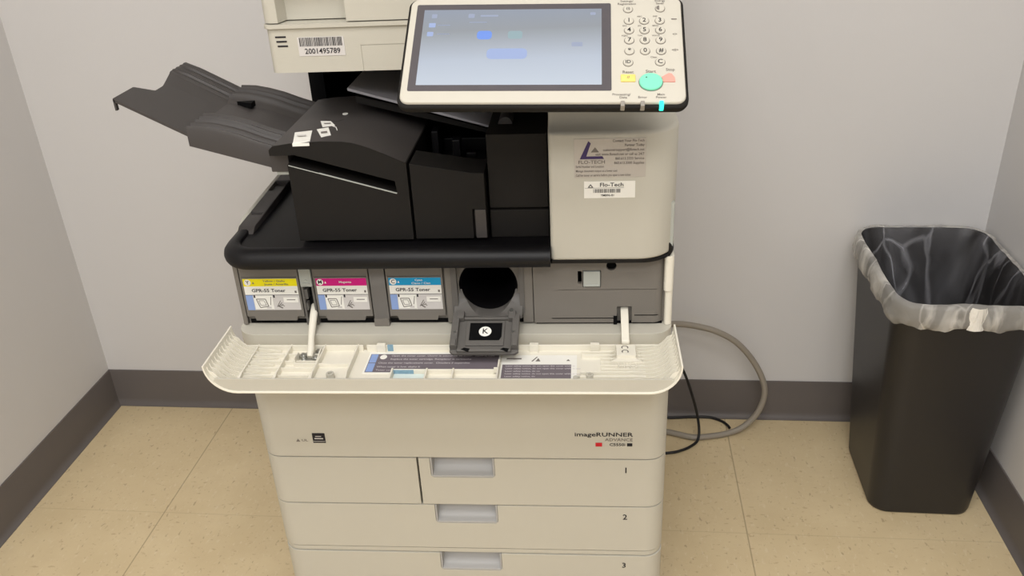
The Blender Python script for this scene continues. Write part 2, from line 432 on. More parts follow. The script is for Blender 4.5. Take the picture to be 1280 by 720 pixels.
# raised fixed columns between the doors
for x0, x1 in ((-.1085, -.0875), (-.0045, .0035), (.1005, .1145)):
    b.box(x0, x1, .0255, .033, .652, .752)
b.box(-.2985, -.2925, .026, .033, .650, .752)
b.box(-.1085, -.0875, .022, .033, .6485, .660)
b.obj('toner_bay_frame', GREY, PR, bevel=.0008, cut=cuts)
b = B(); b.box(-.290, .100, .0318, .0322, .649, .6555); b.obj('bay_gap', DEEP, PR)
# inner tube of the empty black compartment
b = B()
n = 40; ring = lambda R, y: [(.0535+R*math.cos(2*PI*i/n), y, .706+R*math.sin(2*PI*i/n)) for i in range(n)]
b.stack([ring(.0405, .0330), ring(.0385, .036), ring(.037, .08), ring(.036, .32)], cap0=False, cap1=True)
b.obj('toner_tube', GLOSS, PR, fix=False)

def toner_door(x0, x1, colmat, letter, lines, tcol):
    d = B(); zb, zt = .6555, .742
    # door face with chamfered bottom foot
    d.prism([(x0, .662), (x0+.010, .662), (x0+.012, zb), (x1-.012, zb), (x1-.010, .662), (x1, .662), (x1, zt), (x0, zt)], 'y', .0265, .0325)
    d.box(x0+.002, x1-.002, .0245, .027, .7235, .7245)
    o = d.obj('toner_door', GREY, PR, bevel=.0008)
    l = B(); a, c = x0+.0035, x1-.003; W = c-a; y = .0262; t, q = .722, .673
    l.box(a, c, y-.0001, .0268, q, t, 1)
    def quad(u0, u1, z0, z1, m, dy=.0002): l.faces([(a+W*u0, y-dy, z0), (a+W*u1, y-dy, z0), (a+W*u1, y-dy, z1), (a+W*u0, y-dy, z1)], [(0, 1, 2, 3)], m)
    quad(0, 1, .7105, t, 0); quad(0, 1, q, .6965, 2)
    quad(0, .135, q, .6965, 3, .0004); quad(.145, .49, .6745, .6962, 1, .0003)
    quad(0, 1, .6965, .6972, 4, .0003); quad(.49, .497, q, .6965, 1, .0003)
    quad(.70, .97, .685, .693, 1, .0003); quad(.76, .92, .6885, .6898, 5, .0004)
    quad(.15, .18, .6925, .6965, 4, .0004); quad(.515, .545, .6925, .6965, 4, .0004)
    # line drawings of the toner change: tilted cartridge outline and a hand
    def line(p, q2, w, m=5):
        dx, dz = q2[0]-p[0], q2[1]-p[1]; L = math.hypot(dx, dz); nx, nz = -dz/L*w/2, dx/L*w/2
        P = [(p[0]+nx, p[1]+nz), (p[0]-nx, p[1]-nz), (q2[0]-nx, q2[1]-nz), (q2[0]+nx, q2[1]+nz)]
        l.faces([(a+W*.0+u, y-.0005, v) for u, v in P], [(0, 1, 2, 3)], m)
    k = W
    pts = [(.19*k, .6905), (.36*k, .6905), (.40*k, .679), (.24*k, .677)]
    for i in range(4): line(pts[i], pts[(i+1) % 4], .0012)
    pts = [(.23*k, .688), (.33*k, .688), (.36*k, .681), (.26*k, .6805)]
    for i in range(4): line(pts[i], pts[(i+1) % 4], .0007)
    line((.36*k, .677), (.45*k, .677), .003, 2)
    line((.44*k, .681), (.47*k, .694), .0009, 5)
    for i in range(4):
        line((.56*k+i*.035*k, .678+i*.001), (.64*k+i*.02*k, .688-i*.003), .0010)
    line((.58*k, .680), (.66*k, .676), .0018)
    # round colour letter badge
    cx, cz = a+W*.085, .7165
    N = 16
    l.faces([(cx+.0048*math.cos(2*PI*i/N), y-.0006, cz+.0048*math.sin(2*PI*i/N)) for i in range(N)], [tuple(range(N))], 1)
    l.text(letter, front(cx, y-.0008, cz-.0001), .0078, 4)
    l.faces([(a+W*.17, y-.0006, .7145), (a+W*.21, y-.0006, .7145), (a+W*.19, y-.0006, .718)], [(0, 1, 2)], 5 if letter == 'Y' else 1)
    for i, s_ in enumerate(lines):
        l.text(s_, front(a+W*(.58 if i == 0 else .62), y-.0006, (.7185-.0048*i) if len(lines) > 1 else .7163), .0042, 5 if letter == 'Y' else 1, 'CENTER', 0, 1.25)
    l.text('GPR-55 Toner', front(a+W*.45, y-.0006, .7037), .0072, 4, 'CENTER', 0, 1.12)
    l.faces([(a+W*.935, y-.0006, .700), (a+W*.97, y-.0006, .700), (a+W*.97, y-.0006, .7035), (a+W*.935, y-.0006, .7035)], [(0, 1, 2, 3)], 5)
    l.obj('toner_label', [colmat, PAPER, LABG, BLUEL, INK, INKG], o, fix=False)
    return o
toner_door(-.2915, -.2085, YEL, 'Y', ['Yellow / Giallo', 'Jaune / Amarillo'], INK)['label'] = 'dark grey toner door with yellow label'
toner_door(-.1880, -.1105, MAG, 'M', ['Magenta'], PAPER)['label'] = 'dark grey toner door with magenta label'
toner_door(-.0860, -.0075, CYA, 'C', ['Cyan', 'Ciano / Cian'], PAPER)['label'] = 'dark grey toner door with cyan label'
# latch and hinge slot between yellow and magenta
b = B(); b.box(-.2060, -.1895, .0235, .034, .7105, .745); b.box(-.2030, -.1925, .0225, .026, .713, .7165)
b.cyl((-.1975, .7195), 'y', .0022, .0228, .0238, n=12)
b.obj('cover_latch', LATCH, PR, bevel=.001)
b = B()
b.box(-.2062, -.2030, .024, .034, .650, .711); b.box(-.1915, -.1885, .024, .034, .650, .711)
b.box(-.2035, -.1985, .026, .036, .690, .705); b.box(-.2035, -.2005, .0255, .036, .672, .684)
b.obj('hinge_slot_frame', GREY2, PR, bevel=.0006)
b = B(); b.box(-.2055, -.1895, .0345, .0362, .653, .712); b.obj('hinge_slot_shadow_gap', DEEP, PR)

# black-toner compartment surround and its opened flap
b = B()
b.box(.0035, .0115, .0235, .034, .668, .748); b.box(.0965, .1030, .0235, .034, .668, .748)
b.stack([[(x, y, z) for (y, z) in ((.034, .700), (.030, .684), (.018, .6745), (.010, .671), (.010, .667), (.034, .667))] for x in (.006, .100)])
b.obj('toner_opening_frame', GREY2, PR, bevel=.001, cut=[B().cyl((.0535, .706), 'y', .0375, -.01, .06, n=40)])
F = Matrix.Translation((.0515, .0125, .6725)) @ Matrix.Rotation(math.radians(20), 4, 'X')     # local: -y outwards
b = B(); b.M = F
def inner_poly(w0, w1, l, r=.004): return [(-w0/2, 0), (-w1/2-.001, -l+r), (-w1/2+r, -l), (w1/2-r, -l), (w1/2+.001, -l+r), (w0/2, 0)]
b.prism(list(reversed(inner_poly(.088, .090, .066))), 'z', -.008, -.003)
for x0, x1 in ((-.0455, -.036), (.036, .0455)):
    b.box(x0, x1, -.060, -.004, -.004, .005); b.box(x0+.001, x1-.001, -.060, -.048, .004, .0075)
b.box(-.036, .036, -.0655, -.060, -.004, .002); b.box(-.036, .036, -.010, -.006, -.004, .0015)
b.box(-.026, .026, -.054, -.012, -.0035, -.0005)
b.box(-.040, -.030, -.012, .002, -.004, .006); b.box(.030, .040, -.012, .002, -.004, .006)
FL = b.obj('toner_flap', GREY2, PR, bevel=.0012, cut=[])
b = B(); b.M = F
b.faces([(-.021, -.046, -.0001), (.0195, -.046, -.0001), (.0225, -.040, -.0001), (.0225, -.016, -.0001), (-.021, -.016, -.0001)], [(0, 1, 2, 3, 4)], 0)
N = 24; b.faces([(.0+.0085*math.cos(2*PI*i/N), -.031+.0085*math.sin(2*PI*i/N), .0001) for i in range(N)], [tuple(range(N))], 1)
b.text('K', Matrix.Translation((0, -.031, .0003)), .0125, 0)
b.obj('toner_label', [DEEP, PAPER], FL, fix=False)
for x in (-.030, .022):
    b = B(); b.M = F; b.prism([(x, -.0635), (x+.010, -.0665), (x+.012, -.062), (x+.004, -.0605)], 'z', .0005, .0024); b.obj('flap_notch', DEEP, FL)
for x, y, r, z in ((.0385, -.036, .0018, .0062), (-.0405, -.036, .0018, .0062), (.034, .001, .003, .0068)):
    b = B(); b.M = F; b.cyl((x, y), 'z', r, .004, z, n=10); b.obj('flap_screw', METAL, FL)

# right service panel
b = B()
b.prism(rrect(.1155, .2915, .0245, .0345, (.0008, .014, .0005, .0005), 8), 'z', .6515, .7525)
RP = b.obj('service_panel', GREY, PR, bevel=.0008, cut=[B().box(.1758, .1812, .0, .04, .712, .7305), B().box(.2285, .2485, .0, .06, .640, .6765),
    B().box(.1822, .2068, 0, .0275, .7065, .7315), B().cyl((.2205, .738), 'y', .0068, 0, .031, n=16), B().box(.150, .293, 0, .0250, .7022, .7028),
    B().box(.14, .226, 0, .0265, .6575, .6590), B().box(.252, .284, 0, .0265, .662, .6635)])
b = B(); b.box(.1832, .2058, .0225, .030, .7075, .7305); b.box(.1845, .2045, .0215, .0235, .7085, .711); b.obj('panel_latch', LATCH, RP, bevel=.001)
B().box(.1755, .1815, .0325, .0338, .711, .731).obj('panel_hole', DEEP, RP); B().box(.2275, .2495, .0335, .036, .648, .678).obj('panel_hole', DEEP, RP)
B().cyl((.2205, .738), 'y', .0072, .0305, .0312, n=16).obj('panel_hole', DEEP, RP); B().box(.2240, .2290, .0235, .034, .6490, .6620).obj('panel_hole', DEEP, RP)
b = B(); b.box(.118, .2900, .028, .034, .6482, .6500); b.obj('bay_gap', DEEP, PR)
b = B(); b.prism(rrect(.2925, .3028, .0225, .045, (.004, .006, .0005, .0005), 6), 'z', .6485, .7010); b.prism(rrect(.2905, .3028, .0205, .045, (.004, .006, .0005, .0005), 6), 'z', .7010, .7525); b.obj('side_trim', BEIGE_IN, PR, bevel=.0008)

# ---- fold-down front cover (open)
CV = B(); NS = 10
def cover_section(y, zb, t=.0026, top=.668, hw=.3045, r=.040):
    """outer then inner skin, left to right, curling up at both ends"""
    o, i_ = [], []
    def arc(R, side):
        pts = []
        for k in range(NS+1):
            a = .5*PI*k/NS
            x = side*(hw-r + R*math.cos(a)); z = zb + r - R*math.sin(a); pts.append((x, y, z))
        return pts
    top = zb + r + .0015
    oa = [(-hw, y, top)] + arc(r, -1); ob = list(reversed(arc(r, 1))) + [(hw, y, top)]
    ia = [(-hw+t, y, top)] + arc(r-t, -1); ib = list(reversed(arc(r-t, 1))) + [(hw-t, y, top)]
    return oa + ob + list(reversed(ia + ib))
CV.stack([cover_section(-.0065, .6250), cover_section(-.020, .6245), cover_section(-.1098, .6243)])
# near lip: upright band joining both curled ends, with a soft lower corner
def lip_face(y, dz, inset=0):
    hw, r, zb, top = .3045-inset, .040-inset, .6245+inset, .645
    pts = []
    for k in range(NS+1):
        a = .5*PI*k/NS; pts.append((-(hw-r+r*math.cos(a)), y, zb + r - r*math.sin(a)))
    for k in range(NS, -1, -1):
        a = .5*PI*k/NS; pts.append((hw-r+r*math.cos(a), y, zb + r - r*math.sin(a)))
    return pts
outer = [(x, y, z) for x, y, z in lip_face(-.106, 0)]
outer2 = [(x, y, z) for x, y, z in lip_face(-.1085, 0, .0022)]
# lip prism: bottom edge follows the curl, top edge straight at .645
lp_ = [p for p in lip_face(-.1085, 0, .0022) if p[2] <= .6465]
def closeface(y): 
    q = [(x, y, z) for x, _, z in lp_]
    return q
lb = closeface(0); 
lipoly = [(x, z) for x, _, z in lb] + [(lb[-1][0]-.004, .6455), (lb[0][0]+.004, .6455)]
FC = CV.obj('front_cover', BEIGE_IN, PR, bevel=.0009, fix=True)
LP = B(); LP.prism(lipoly, 'y', -.1075, -.1045); LP.obj('cover_lip', BEIGE, FC, bevel=.0006)
# ribs inside the curls (thin fins standing in the curve)
def curl_ribs(side, ys):
    b = B(); hw, r, zb = .3045, .040, .6258
    for y in ys:
        P = []
        for k in range(1, NS+1):
            a = .5*PI*k/NS; R = r-.0022
            P.append((side*(hw-r+R*math.cos(a)), zb + r - R*math.sin(a)))
        Q = []
        for k in range(NS, 0, -1):
            a = .5*PI*k/NS; R = r-.0022-(.0060 if 2 < k else .0012)
            Q.append((side*(hw-r+R*math.cos(a)), zb + r - R*math.sin(a)))
        P = P + [(side*(hw-r-.030), zb+.0022), (side*(hw-r-.030), zb+.0048)] + Q
        b.prism(P, 'y', y-.0006, y+.0006)
    b.obj('curl_ribs', BEIGE_IN, FC)
curl_ribs(-1, [-.014-.0088*i for i in range(11)])
curl_ribs(1, [-.014-.0088*i for i in range(11)])
# grid of ribs on the flat part
b = B(); zf, zt = .6265, .6325
for x in (-.268, -.221, -.173, -.127):
    b.box(x-.0009, x+.0009, -.105, -.0075, zf, zt+.0045)
    b.prism([(x-.0012, -.105), (x+.005, -.105), (x+.002, -.080), (x-.0005, -.080)], 'z', zf, zt+.006)
for y in (-.0272, -.0448, -.0624, -.0800, -.0975): b.box(-.268, -.173, y-.0006, y+.0006, zf, zt+.001)
for y in (-.050, -.090): b.box(-.173, -.127, y-.0012, y+.0012, zf, zt)
for x in (-.068, -.022, .013):
    b.box(x-.0011, x+.0011, -.105, -.066, zf, zt+.0035)
b.box(-.068, .066, -.0675, -.0655, zf, zt+.0015)
b.box(-.115, .30, -.0105, -.0085, zf, zt+.004); b.box(-.300, -.12, -.0105, -.0085, zf, zt+.004)
for x in (-.094, .116, .198): b.box(x-.006, x+.006, -.0145, -.0085, zf, zt+.007)
for y in [-.020-.0085*i for i in range(10)]: b.box(.205 if y < -.03 else .18, .262, y-.0006, y+.0006, zf, zt)
b.box(.178, .262, -.072, -.0705, zf, zt+.001); b.box(.178, .262, -.082, -.0795, zf, zt+.001); b.box(.200, .275, -.097, -.0958, zf, zt+.002)
b.box(.0705, .0725, -.098, -.046, zf, zt+.004); b.box(.0725, .180, -.098, -.0965, zf, zt+.003)
b.box(.0660, .0725, -.0665, -.0650, zf, zt+.004)
b.obj('cover_ribs', BEIGE_IN, FC, bevel=.0003, seg=1)
# screw posts
def post(x, y, r=.0055, h=.008):
    b = B(); n = 20
    R = lambda rad, z: [(x+rad*math.cos(2*PI*i/n), y+rad*math.sin(2*PI*i/n), z) for i in range(n)]
    b.stack([R(r*1.12, zf-.0005), R(r, zf+h), R(r*.55, zf+h), R(r*.5, zf+h-.0045)], m=0, cap0=False)
    b.obj('screw_post', BEIGE, FC)
post(-.1490, -.078, .0052, .009); post(.1905, -.080, .0048, .009)
b = B(); b.box(.172, .187, -.0785, -.0765, zf, zf+.004); b.cyl((.1725, -.080), 'z', .0032, zf, zf+.005, n=14); b.obj('post_web', BEIGE, FC)
# printed stickers on the cover
b = B(); zz = .6280
b.box(-.1095, .0715, -.0665, -.0150, zf, zz, 0)
def fq(x0, x1, y0, y1, m, dz=.0002, sk=0): b.faces([(x0+sk, y0, zz+dz), (x1+sk, y0, zz+dz), (x1, y1, zz+dz), (x0, y1, zz+dz)], [(0, 1, 2, 3)], m)
fq(-.107, .0695, -.0648, -.0195, 1)
fq(-.106, -.0965, -.0415, -.0205, 2, .0004); fq(-.106, -.0965, -.0638, -.0430, 2, .0004)
N = 20; b.faces([(-.0885+.0048*math.cos(2*PI*i/N), -.0275+.0058*math.sin(2*PI*i/N), zz+.0004) for i in range(N)], [tuple(range(N))], 0)
rows = [(-.0245, 'Open the toner cover. Ouvrir le couvercle du toner.  Abrir la tapa', -.078), (-.0330, 'Replace the toner cartridge. Remplacer la cartouche', -.078),
        (-.0425, 'Close the toner replacement cover.  Chiudere il coperchio', -.093), (-.0520, 'When toner is low, shake it', -.093), (-.0600, 'Toner cover', -.093)]
for y, s_, x in rows: b.text(s_, Matrix.Translation((x, y, zz+.0005)), .0052, 3, 'LEFT', 0, 1.0)
b.obj('instruction_sticker', [PAPER, LABD, BLUEL, INKL], FC, fix=False)
b = B(); b.box(.0735, .1740, -.0960, -.0225, zf, zz, 0)
fq(.0755, .1665, -.0935, -.0460, 1)
for i, (ln, x1) in enumerate(((0, .150), (0, .155), (0, .115), (0, .160), (0, .112), (0, .157), (0, .115))):
    y = -.0500-i*.0062; b.text('Laser safety notice, do not open this cover while in use'[:int((x1-.08)*760)], Matrix.Translation((.080, y, zz+.0005)), .0044, 2, 'LEFT')
b.prism([(.1135, -.0380), (.1155, -.0380), (.1215, -.0270), (.1200, -.0270)], 'z', zz, zz+.0003, 3)
b.prism([(.1190, -.0380), (.1255, -.0380), (.1225, -.0300)], 'z', zz, zz+.0003, 3)
b.prism([(.080, -.0330), (.100, -.0330), (.100, -.0300), (.080, -.0300)], 'z', zz, zz+.0003, 3)
b.prism([(.160, -.0370), (.165, -.0370), (.1625, -.0330)], 'z', zz, zz+.0003, 3)
b.obj('service_sticker', [PAPER, LABD, INKL, INKG], FC, fix=False)
b = B(); b.box(-.066, -.024, -.1035, -.0685, zf, zz); b.obj('pale_blue_film', mat('pale_blue_film', (214, 226, 222), .4, .4, .05, 40), FC)
DUST = mat('blue_toner_dust', (132, 164, 182), .8, .1, .25, 300)
B().box(-.067, -.040, -.0680, -.0652, zf+.001, zt+.0012).obj('toner_dust', DUST, FC); B().box(-.086, -.078, -.0108, -.0081, zf, zt+.0041).obj('toner_dust', DUST, FC)
# hinge arms
b = B()
b.tube([(-.1955, .060, .676), (-.1950, .035, .674), (-.1935, .022, .668), (-.1930, .006, .656), (-.1910, -.012, .646), (-.1880, -.027, .640), (-.1880, -.036, .634)], [.0048, .0050, .0055, .0052, .0045, .0050, .004], n=10)
b.obj('hinge_arm', BEIGE_IN, PR)
b = B()
b.prism([(-.048, .6265), (-.048, .6400), (-.030, .6380), (-.024, .6265)], 'x', -.2065, -.2045)
b.prism([(-.048, .6265), (-.048, .6330), (-.020, .6380), (-.016, .6265)], 'x', -.1775, -.1755)
b.box(-.2065, -.1755, -.0505, -.048, .6265, .6325)
b.obj('hinge_bracket', BEIGE_IN, FC, bevel=.0006)
for (x, y) in ((-.1990, -.030), (-.1800, -.020), (-.1805, -.036)):
    b = B(); b.cyl((x, y), 'z', .0052, .630, .6335, n=14); b.cyl((x, y), 'z', .0026, .6330, .636, n=8); b.obj('hinge_screw', METAL, FC, bevel=.0005)
B().box(-.200, -.180, -.040, -.018, .6265, .6300).obj('hinge_plate', METAL, FC, bevel=.0005)
b = B()
b.stack([[(x, y, z) for x, y, z in ((.2335, q, zc-.005), (.2440, q, zc-.005), (.2440, q, zc), (.2335, q, zc))] for q, zc in ((.05, .676), (.030, .672), (.012, .660), (-.006, .650), (-.016, .646))])
b.obj('hinge_arm', BEIGE_IN, PR, bevel=.0012)
b = B()
b.box(.2260, .2515, -.041, -.014, .6265, .6400)
b.prism([(.2180, -.049), (.2595, -.049), (.2515, -.041), (.2260, -.041)], 'z', .6265, .6355)
for k in range(4): b.box(.2275+k*.0075, .2290+k*.0075, -.060, -.041, .6265, .6330)
for sx, x in ((-1, .226), (1, .2515)):
    for yy in (-.018, -.027, -.036): b.prism([(x, yy), (x+sx*.008, yy-.005), (x+sx*.008, yy-.0065), (x, yy-.0015)], 'z', .6265, .634)
BR = b.obj('hinge_bracket', BEIGE_IN, FC, bevel=.0008)
b = B()
def cbar(cx, cy, R, w, a0, a1):
    for i in range(10):
        t0, t1 = a0+(a1-a0)*i/10, a0+(a1-a0)*(i+1)/10
        P = [(cx+R*math.cos(t0), cy+R*math.sin(t0)), (cx+(R-w)*math.cos(t0), cy+(R-w)*math.sin(t0)), (cx+(R-w)*math.cos(t1), cy+(R-w)*math.sin(t1)), (cx+R*math.cos(t1), cy+R*math.sin(t1))]
        b.faces([(p[0], p[1], .6403) for p in P], [(0, 1, 2, 3)], 0)
cbar(.2375, -.0225, .0048, .0016, -.2*PI, 1.2*PI); cbar(.2375, -.0330, .0048, .0016, -.2*PI, 1.2*PI)
b.obj('molded_mark', INKG, FC, fix=False)

# ---- black deck with rounded nose
def deckplan(d, hw=.3065, r=.050):
    return rrect(-hw+d, hw-d-.0045, -.0125+d, .60-d, (r-d, r-d, .01, .01), 10)
b = B()
lv = [(.008, .7525), (.003, .7535), (.0008, .7575), (0, .763), (.0015, .769), (.006, .7745), (.013, .7775), (.020, .7780), (.0235, .7765), (.025, .7735)]
b.stack([[(x, y, z) for x, y in deckplan(d)] for d, z in lv])
DK = b.obj('deck', GLOSS, PR, cut=[B().box(.1410, .4, -.1, .0205, .7, .9)])
b = B(); b.stack([[(x, y, z) for x, y in rrect(.1412, .3035, .0015, .60, (.002, .047, .01, .01), 12)] for z in (.7530, .7584)]); b.obj('column_base', GLOSS, PR, bevel=.0008)
b = B()
b.prism([(.07, .752), (.07, .768), (.11, .780), (.34, .786), (.60, .786), (.60, .752)], 'x', -.3060, -.3000)
b.obj('deck_side_rail', BEIGE, PR, bevel=.001)
b = B()
b.prism([(.060, .772), (.075, .781), (.30, .786), (.50, .786), (.50, .772)], 'x', -.2990, -.2750)
b.obj('deck_inner_rail', BLKT, PR, bevel=.0015, cut=[B().box(-.31, -.279, .115, .125, .776, .80), B().box(-.31, -.276, .205, .245, .778, .80)])

# right upper column
b = B()
def colplan(d, back=.60): return rrect(.1415, .3030-d*.6, 0+d, back, (.006, .048, .002, .002), 12)
b.stack([[(x, y, z) for x, y in colplan(d)] for d, z in ((.0020, .7585), (.0003, .7605), (0, .763), (0, .924), (.0012, .9275), (.006, .9295), (.014, .9320), (.023, .9400), (.027, .9560), (.028, .990))])
UC = b.obj('upper_right_cover', BEIGE, PR, angle=50, cut=[B().prism([(.2985, .768), (.34, .768), (.34, .830), (.2985, .823)], 'y', .024, .060)])
b = B(); b.box(.2900, .2996, .0225, .060, .767, .828, 0); b.obj('side_grip', LATCH, UC)
b = B(); b.box(.2988, .30, .0245, .0295, .768, .824); b.obj('grip_shadow_gap', BLK, UC)
# sponsor plate and asset tag
b = B(); y = -.0006
b.box(.1730, .2600, y, .0002, .8715, .9210, 0)
def pq(pts, m, dy=.0003): b.faces([(p[0], y-dy, p[1]) for p in pts], [tuple(range(len(pts)))], m)
pq([(.1800, .8955), (.1905, .9185), (.1935, .9155), (.1880, .8990)], 1); pq([(.1800, .8955), (.2095, .8955), (.2075, .8990), (.1878, .8990)], 1)
pq([(.1935, .9040), (.2035, .9040), (.1985, .9105)], 3)
b.text('FLO-TECH', front(.1945, y-.0004, .8915), .0062, 2, 'CENTER', 0, 1.15)
for i, s_ in enumerate(['Contact Your Flo-Tech', 'Partner Today', 'customersupport@flotech.net', 'visit www.flotech.net or call us 24/7', '860.613.3333 Service', '860.613.3300 Supplies']):
    b.text(s_, front(.2580, y-.0004, .9180-i*.0056), .0046, 3, 'RIGHT', 0, .88)
for i, s_ in enumerate(['Serial Number and Location', 'Manage document output at a lower cost', 'Call for toner or service before you open a new ticket']):
    b.text(s_, front(.1750, y-.0004, .8858-i*.0056), .0042, 3, 'LEFT', 0, .72)
b.obj('company_sticker', [SILV, PURP, INKG, INKG], UC, fix=False)
b = B()
b.box(.1850, .2480, y, .0002, .8445, .8665, 0)
pq([(.1895, .8585), (.1965, .8585), (.1930, .8630)], 1); pq([(.1912, .8593), (.1948, .8593), (.1930, .8615)], 0, .0005); pq([(.186, .8577), (.234, .8577), (.234, .8580), (.186, .8580)], 1)
b.text('Flo-Tech', front(.2190, y-.0004, .8618), .0072, 1, 'CENTER', 0, 1.15)
x = .1965
while x < .2295:
    wd = random.choice((.0004, .0007, .0011)); pq([(x, .8515), (x+wd, .8515), (x+wd, .8565), (x, .8565)], 1); x += wd+random.choice((.0005, .0008))
b.text('YMB96-01', front(.2140, y-.0004, .8480), .0040, 1)
b.obj('asset_sticker', [PAPER, INK], UC, fix=False)

# ---- cavity interior
b = B()
b.box(-.290, .1405, .46, .60, .774, 1.00)
b.box(.1395, .1415, .10, .46, .774, .985)
b.box(-.2300, -.215, .30, .47, .774, .99)
b.box(-.03, .139, .125, .46, .774, .842)
b.obj('cavity_lining', DEEP, PR)
b = B()     # slanted output plate seen under the scanner
b.stack([[(x, y, z) for (x, z) in ((-.136, .955), (.130, .876), (.130, .873), (-.136, .951))] for y in (.140, .40)])
b.obj('output_plate', PLATE, PR, bevel=.0006)
b = B()
b.stack([[(x, y, z) for (x, z) in ((-.13, .940), (-.08, .9275), (.13, .866), (.13, .862), (-.13, .930))] for y in (.155, .42)])
b.obj('output_guide', BLK, PR, bevel=.0008)
b = B(); b.box(-.03, -.02, .16, .25, .84, .885); b.box(.0, .012, .15, .17, .84, .875); b.box(-.02, .05, .20, .24, .842, .862); b.box(.02, .035, .145, .150, .85, .858); b.obj('output_rollers', GLOSS, PR, bevel=.002)

# ---- finisher
FI_prof = [(-.1975, .7775), (-.0420, .7775), (-.0420, .8835), (-.069, .8965), (-.087, .9045), (-.099, .9090), (-.110, .9122), (-.122, .9140), (-.150, .9150), (-.190, .9132), (-.2135, .9100), (-.2190, .9050), (-.2190, .8975), (-.1975, .8975)]
b = B(); b.prism(FI_prof, 'y', .030, .250)
slot = B(); slot.prism([(-.2500, .8974), (-.1960, .8974), (-.1880, .8985), (-.0590, .8600), (-.0570, .8430), (-.1960, .8850), (-.25, .8850)], 'y', -.02, .068)
FI = b.obj('finisher', BLK, PR, bevel=.0022, seg=3, cut=[slot], angle=30)
b = B(); b.stack([[(x, y, z) for x, z in ((-.1960, .8838), (-.0580, .8428), (-.0575, .8437), (-.1957, .8847))] for y in (.0292, .0315)])
b.obj('slot_highlight', LATCH, FI)  # pale strip painting the highlight along the slot's lower edge
b = B(); b.box(-.215, -.196, .10, .25, .84, .905); b.obj('outlet_block', BLK, FI, bevel=.002)
# clear tab under the tray mount
b = B(); b.box(-.2200, -.2020, .048, .070, .8650, .8698); b.obj('clear_tab', LATCH, FI, bevel=.001)
b = B()
b.prism([(-.0385, .7775), (.0575, .7775), (.0575, .8690), (.0420, .8695), (-.0385, .8835)], 'y', .030, .085)
b.obj('right_cover', BLK, FI, bevel=.0016, cut=[B().box(.0395, .0425, 0, .036, .7775, .8190)])
b = B(); b.box(.0425, .0570, .0285, .0305, .7790, .8190); b.obj('cover_release', BLKT, FI, bevel=.0008)
b = B(); b.box(.0610, .1385, .042, .16, .8155, .9160); b.obj('transport_cover', BLK, FI, bevel=.0018)
b = B(); b.box(.0610, .1385, .042, .16, .7735, .8130); b.obj('transport_cover', BLK, FI, bevel=.0018)
b = B(); b.cyl((.0830, .9160), 'y', .0095, .085, .120, n=24); b.obj('green_knob', BLKT, FI, bevel=.001)
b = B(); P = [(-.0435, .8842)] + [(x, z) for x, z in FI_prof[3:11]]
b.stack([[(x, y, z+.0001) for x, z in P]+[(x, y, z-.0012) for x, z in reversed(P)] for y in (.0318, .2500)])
b.obj('lid_light_sheet', BLKT, FI)  # added sheet, its lighter charcoal paints the light falling on the finisher top
# stickers on the finisher lid
def quadst(name, pts, z, m, parent, mark=None):
    b = B(); 
    b.stack([[(p[0], p[1], z(p[0])) for p in pts], [(p[0], p[1], z(p[0])+.0006) for p in pts]], 0)
    if mark:
        b.faces([(p[0], p[1], z(p[0])+.0008) for p in mark], [tuple(range(len(mark)))], 1)
    return b.obj(name, m, parent)
def ztop(x):
    P = sorted([p for p in FI_prof if p[1] > .883 and p[0] < -.03]+[], key=lambda p: p[0]); P = [p for p in P if p[1] > .905 or p[0] > -.10]
    for i in range(len(P)-1):
        if P[i][0] <= x <= P[i+1][0] and P[i+1][0] > P[i][0]:
            return P[i][1]+(P[i+1][1]-P[i][1])*(x-P[i][0])/(P[i+1][0]-P[i][0])+.0001
    return .915
b = B(); sh = [(-.1975, .0790), (-.1740, .0805), (-.1640, .0340), (-.1860, .0335)]
b.stack([[(p[0], p[1], ztop(p[0])) for p in sh], [(p[0], p[1], ztop(p[0])+.0008) for p in sh]], 0)
b.stack([[(-.1860, y, ztop(-.19)+q) for y, q in ((.0335, .0008), (.0290, .0002), (.0290, -.0035), (.0298, -.0035))], [(-.1640, y, ztop(-.17)+q-.0005) for y, q in ((.0335, .0008), (.0290, .0002), (.0290, -.0035), (.0298, -.0035))]], 0)
b.faces([(-.1880, .0590, .9158), (-.1760, .0595, .9160), (-.1745, .0540, .9160), (-.1865, .0535, .9158)], [(0, 1, 2, 3)], 1)
b.obj('white_tag', [PAPER, LABG], FI)
quadst('small_sticker', [(-.1690, .0850), (-.1545, .0905), (-.1425, .0570), (-.1530, .0480)], ztop, [PAPER, INKG], FI, [(-.160, .0720), (-.152, .0735), (-.149, .0650), (-.157, .0630)])
quadst('small_sticker', [(-.1745, .1240), (-.1590, .1200), (-.1475, .0985), (-.1640, .0950)], ztop, [PAPER, INKG], FI, [(-.167, .1120), (-.157, .1110), (-.155, .1060), (-.164, .1065)])
quadst('clear_sticker', [(-.1760, .1450), (-.1560, .1520), (-.1430, .1270), (-.1500, .1180), (-.1660, .1260)], ztop, [BLKT, BLKT], FI)
b = B(); b.tube([(-.1530, .0980, .9158), (-.1440, .0900, .9156), (-.1390, .0760, .9158)], .0006, n=6); b.obj('sticker_scrap', PAPER, FI); B().cyl((-.1470, .1530), 'z', .004, .9150, .9160, n=12).obj('sticker_scrap', PAPER, FI)

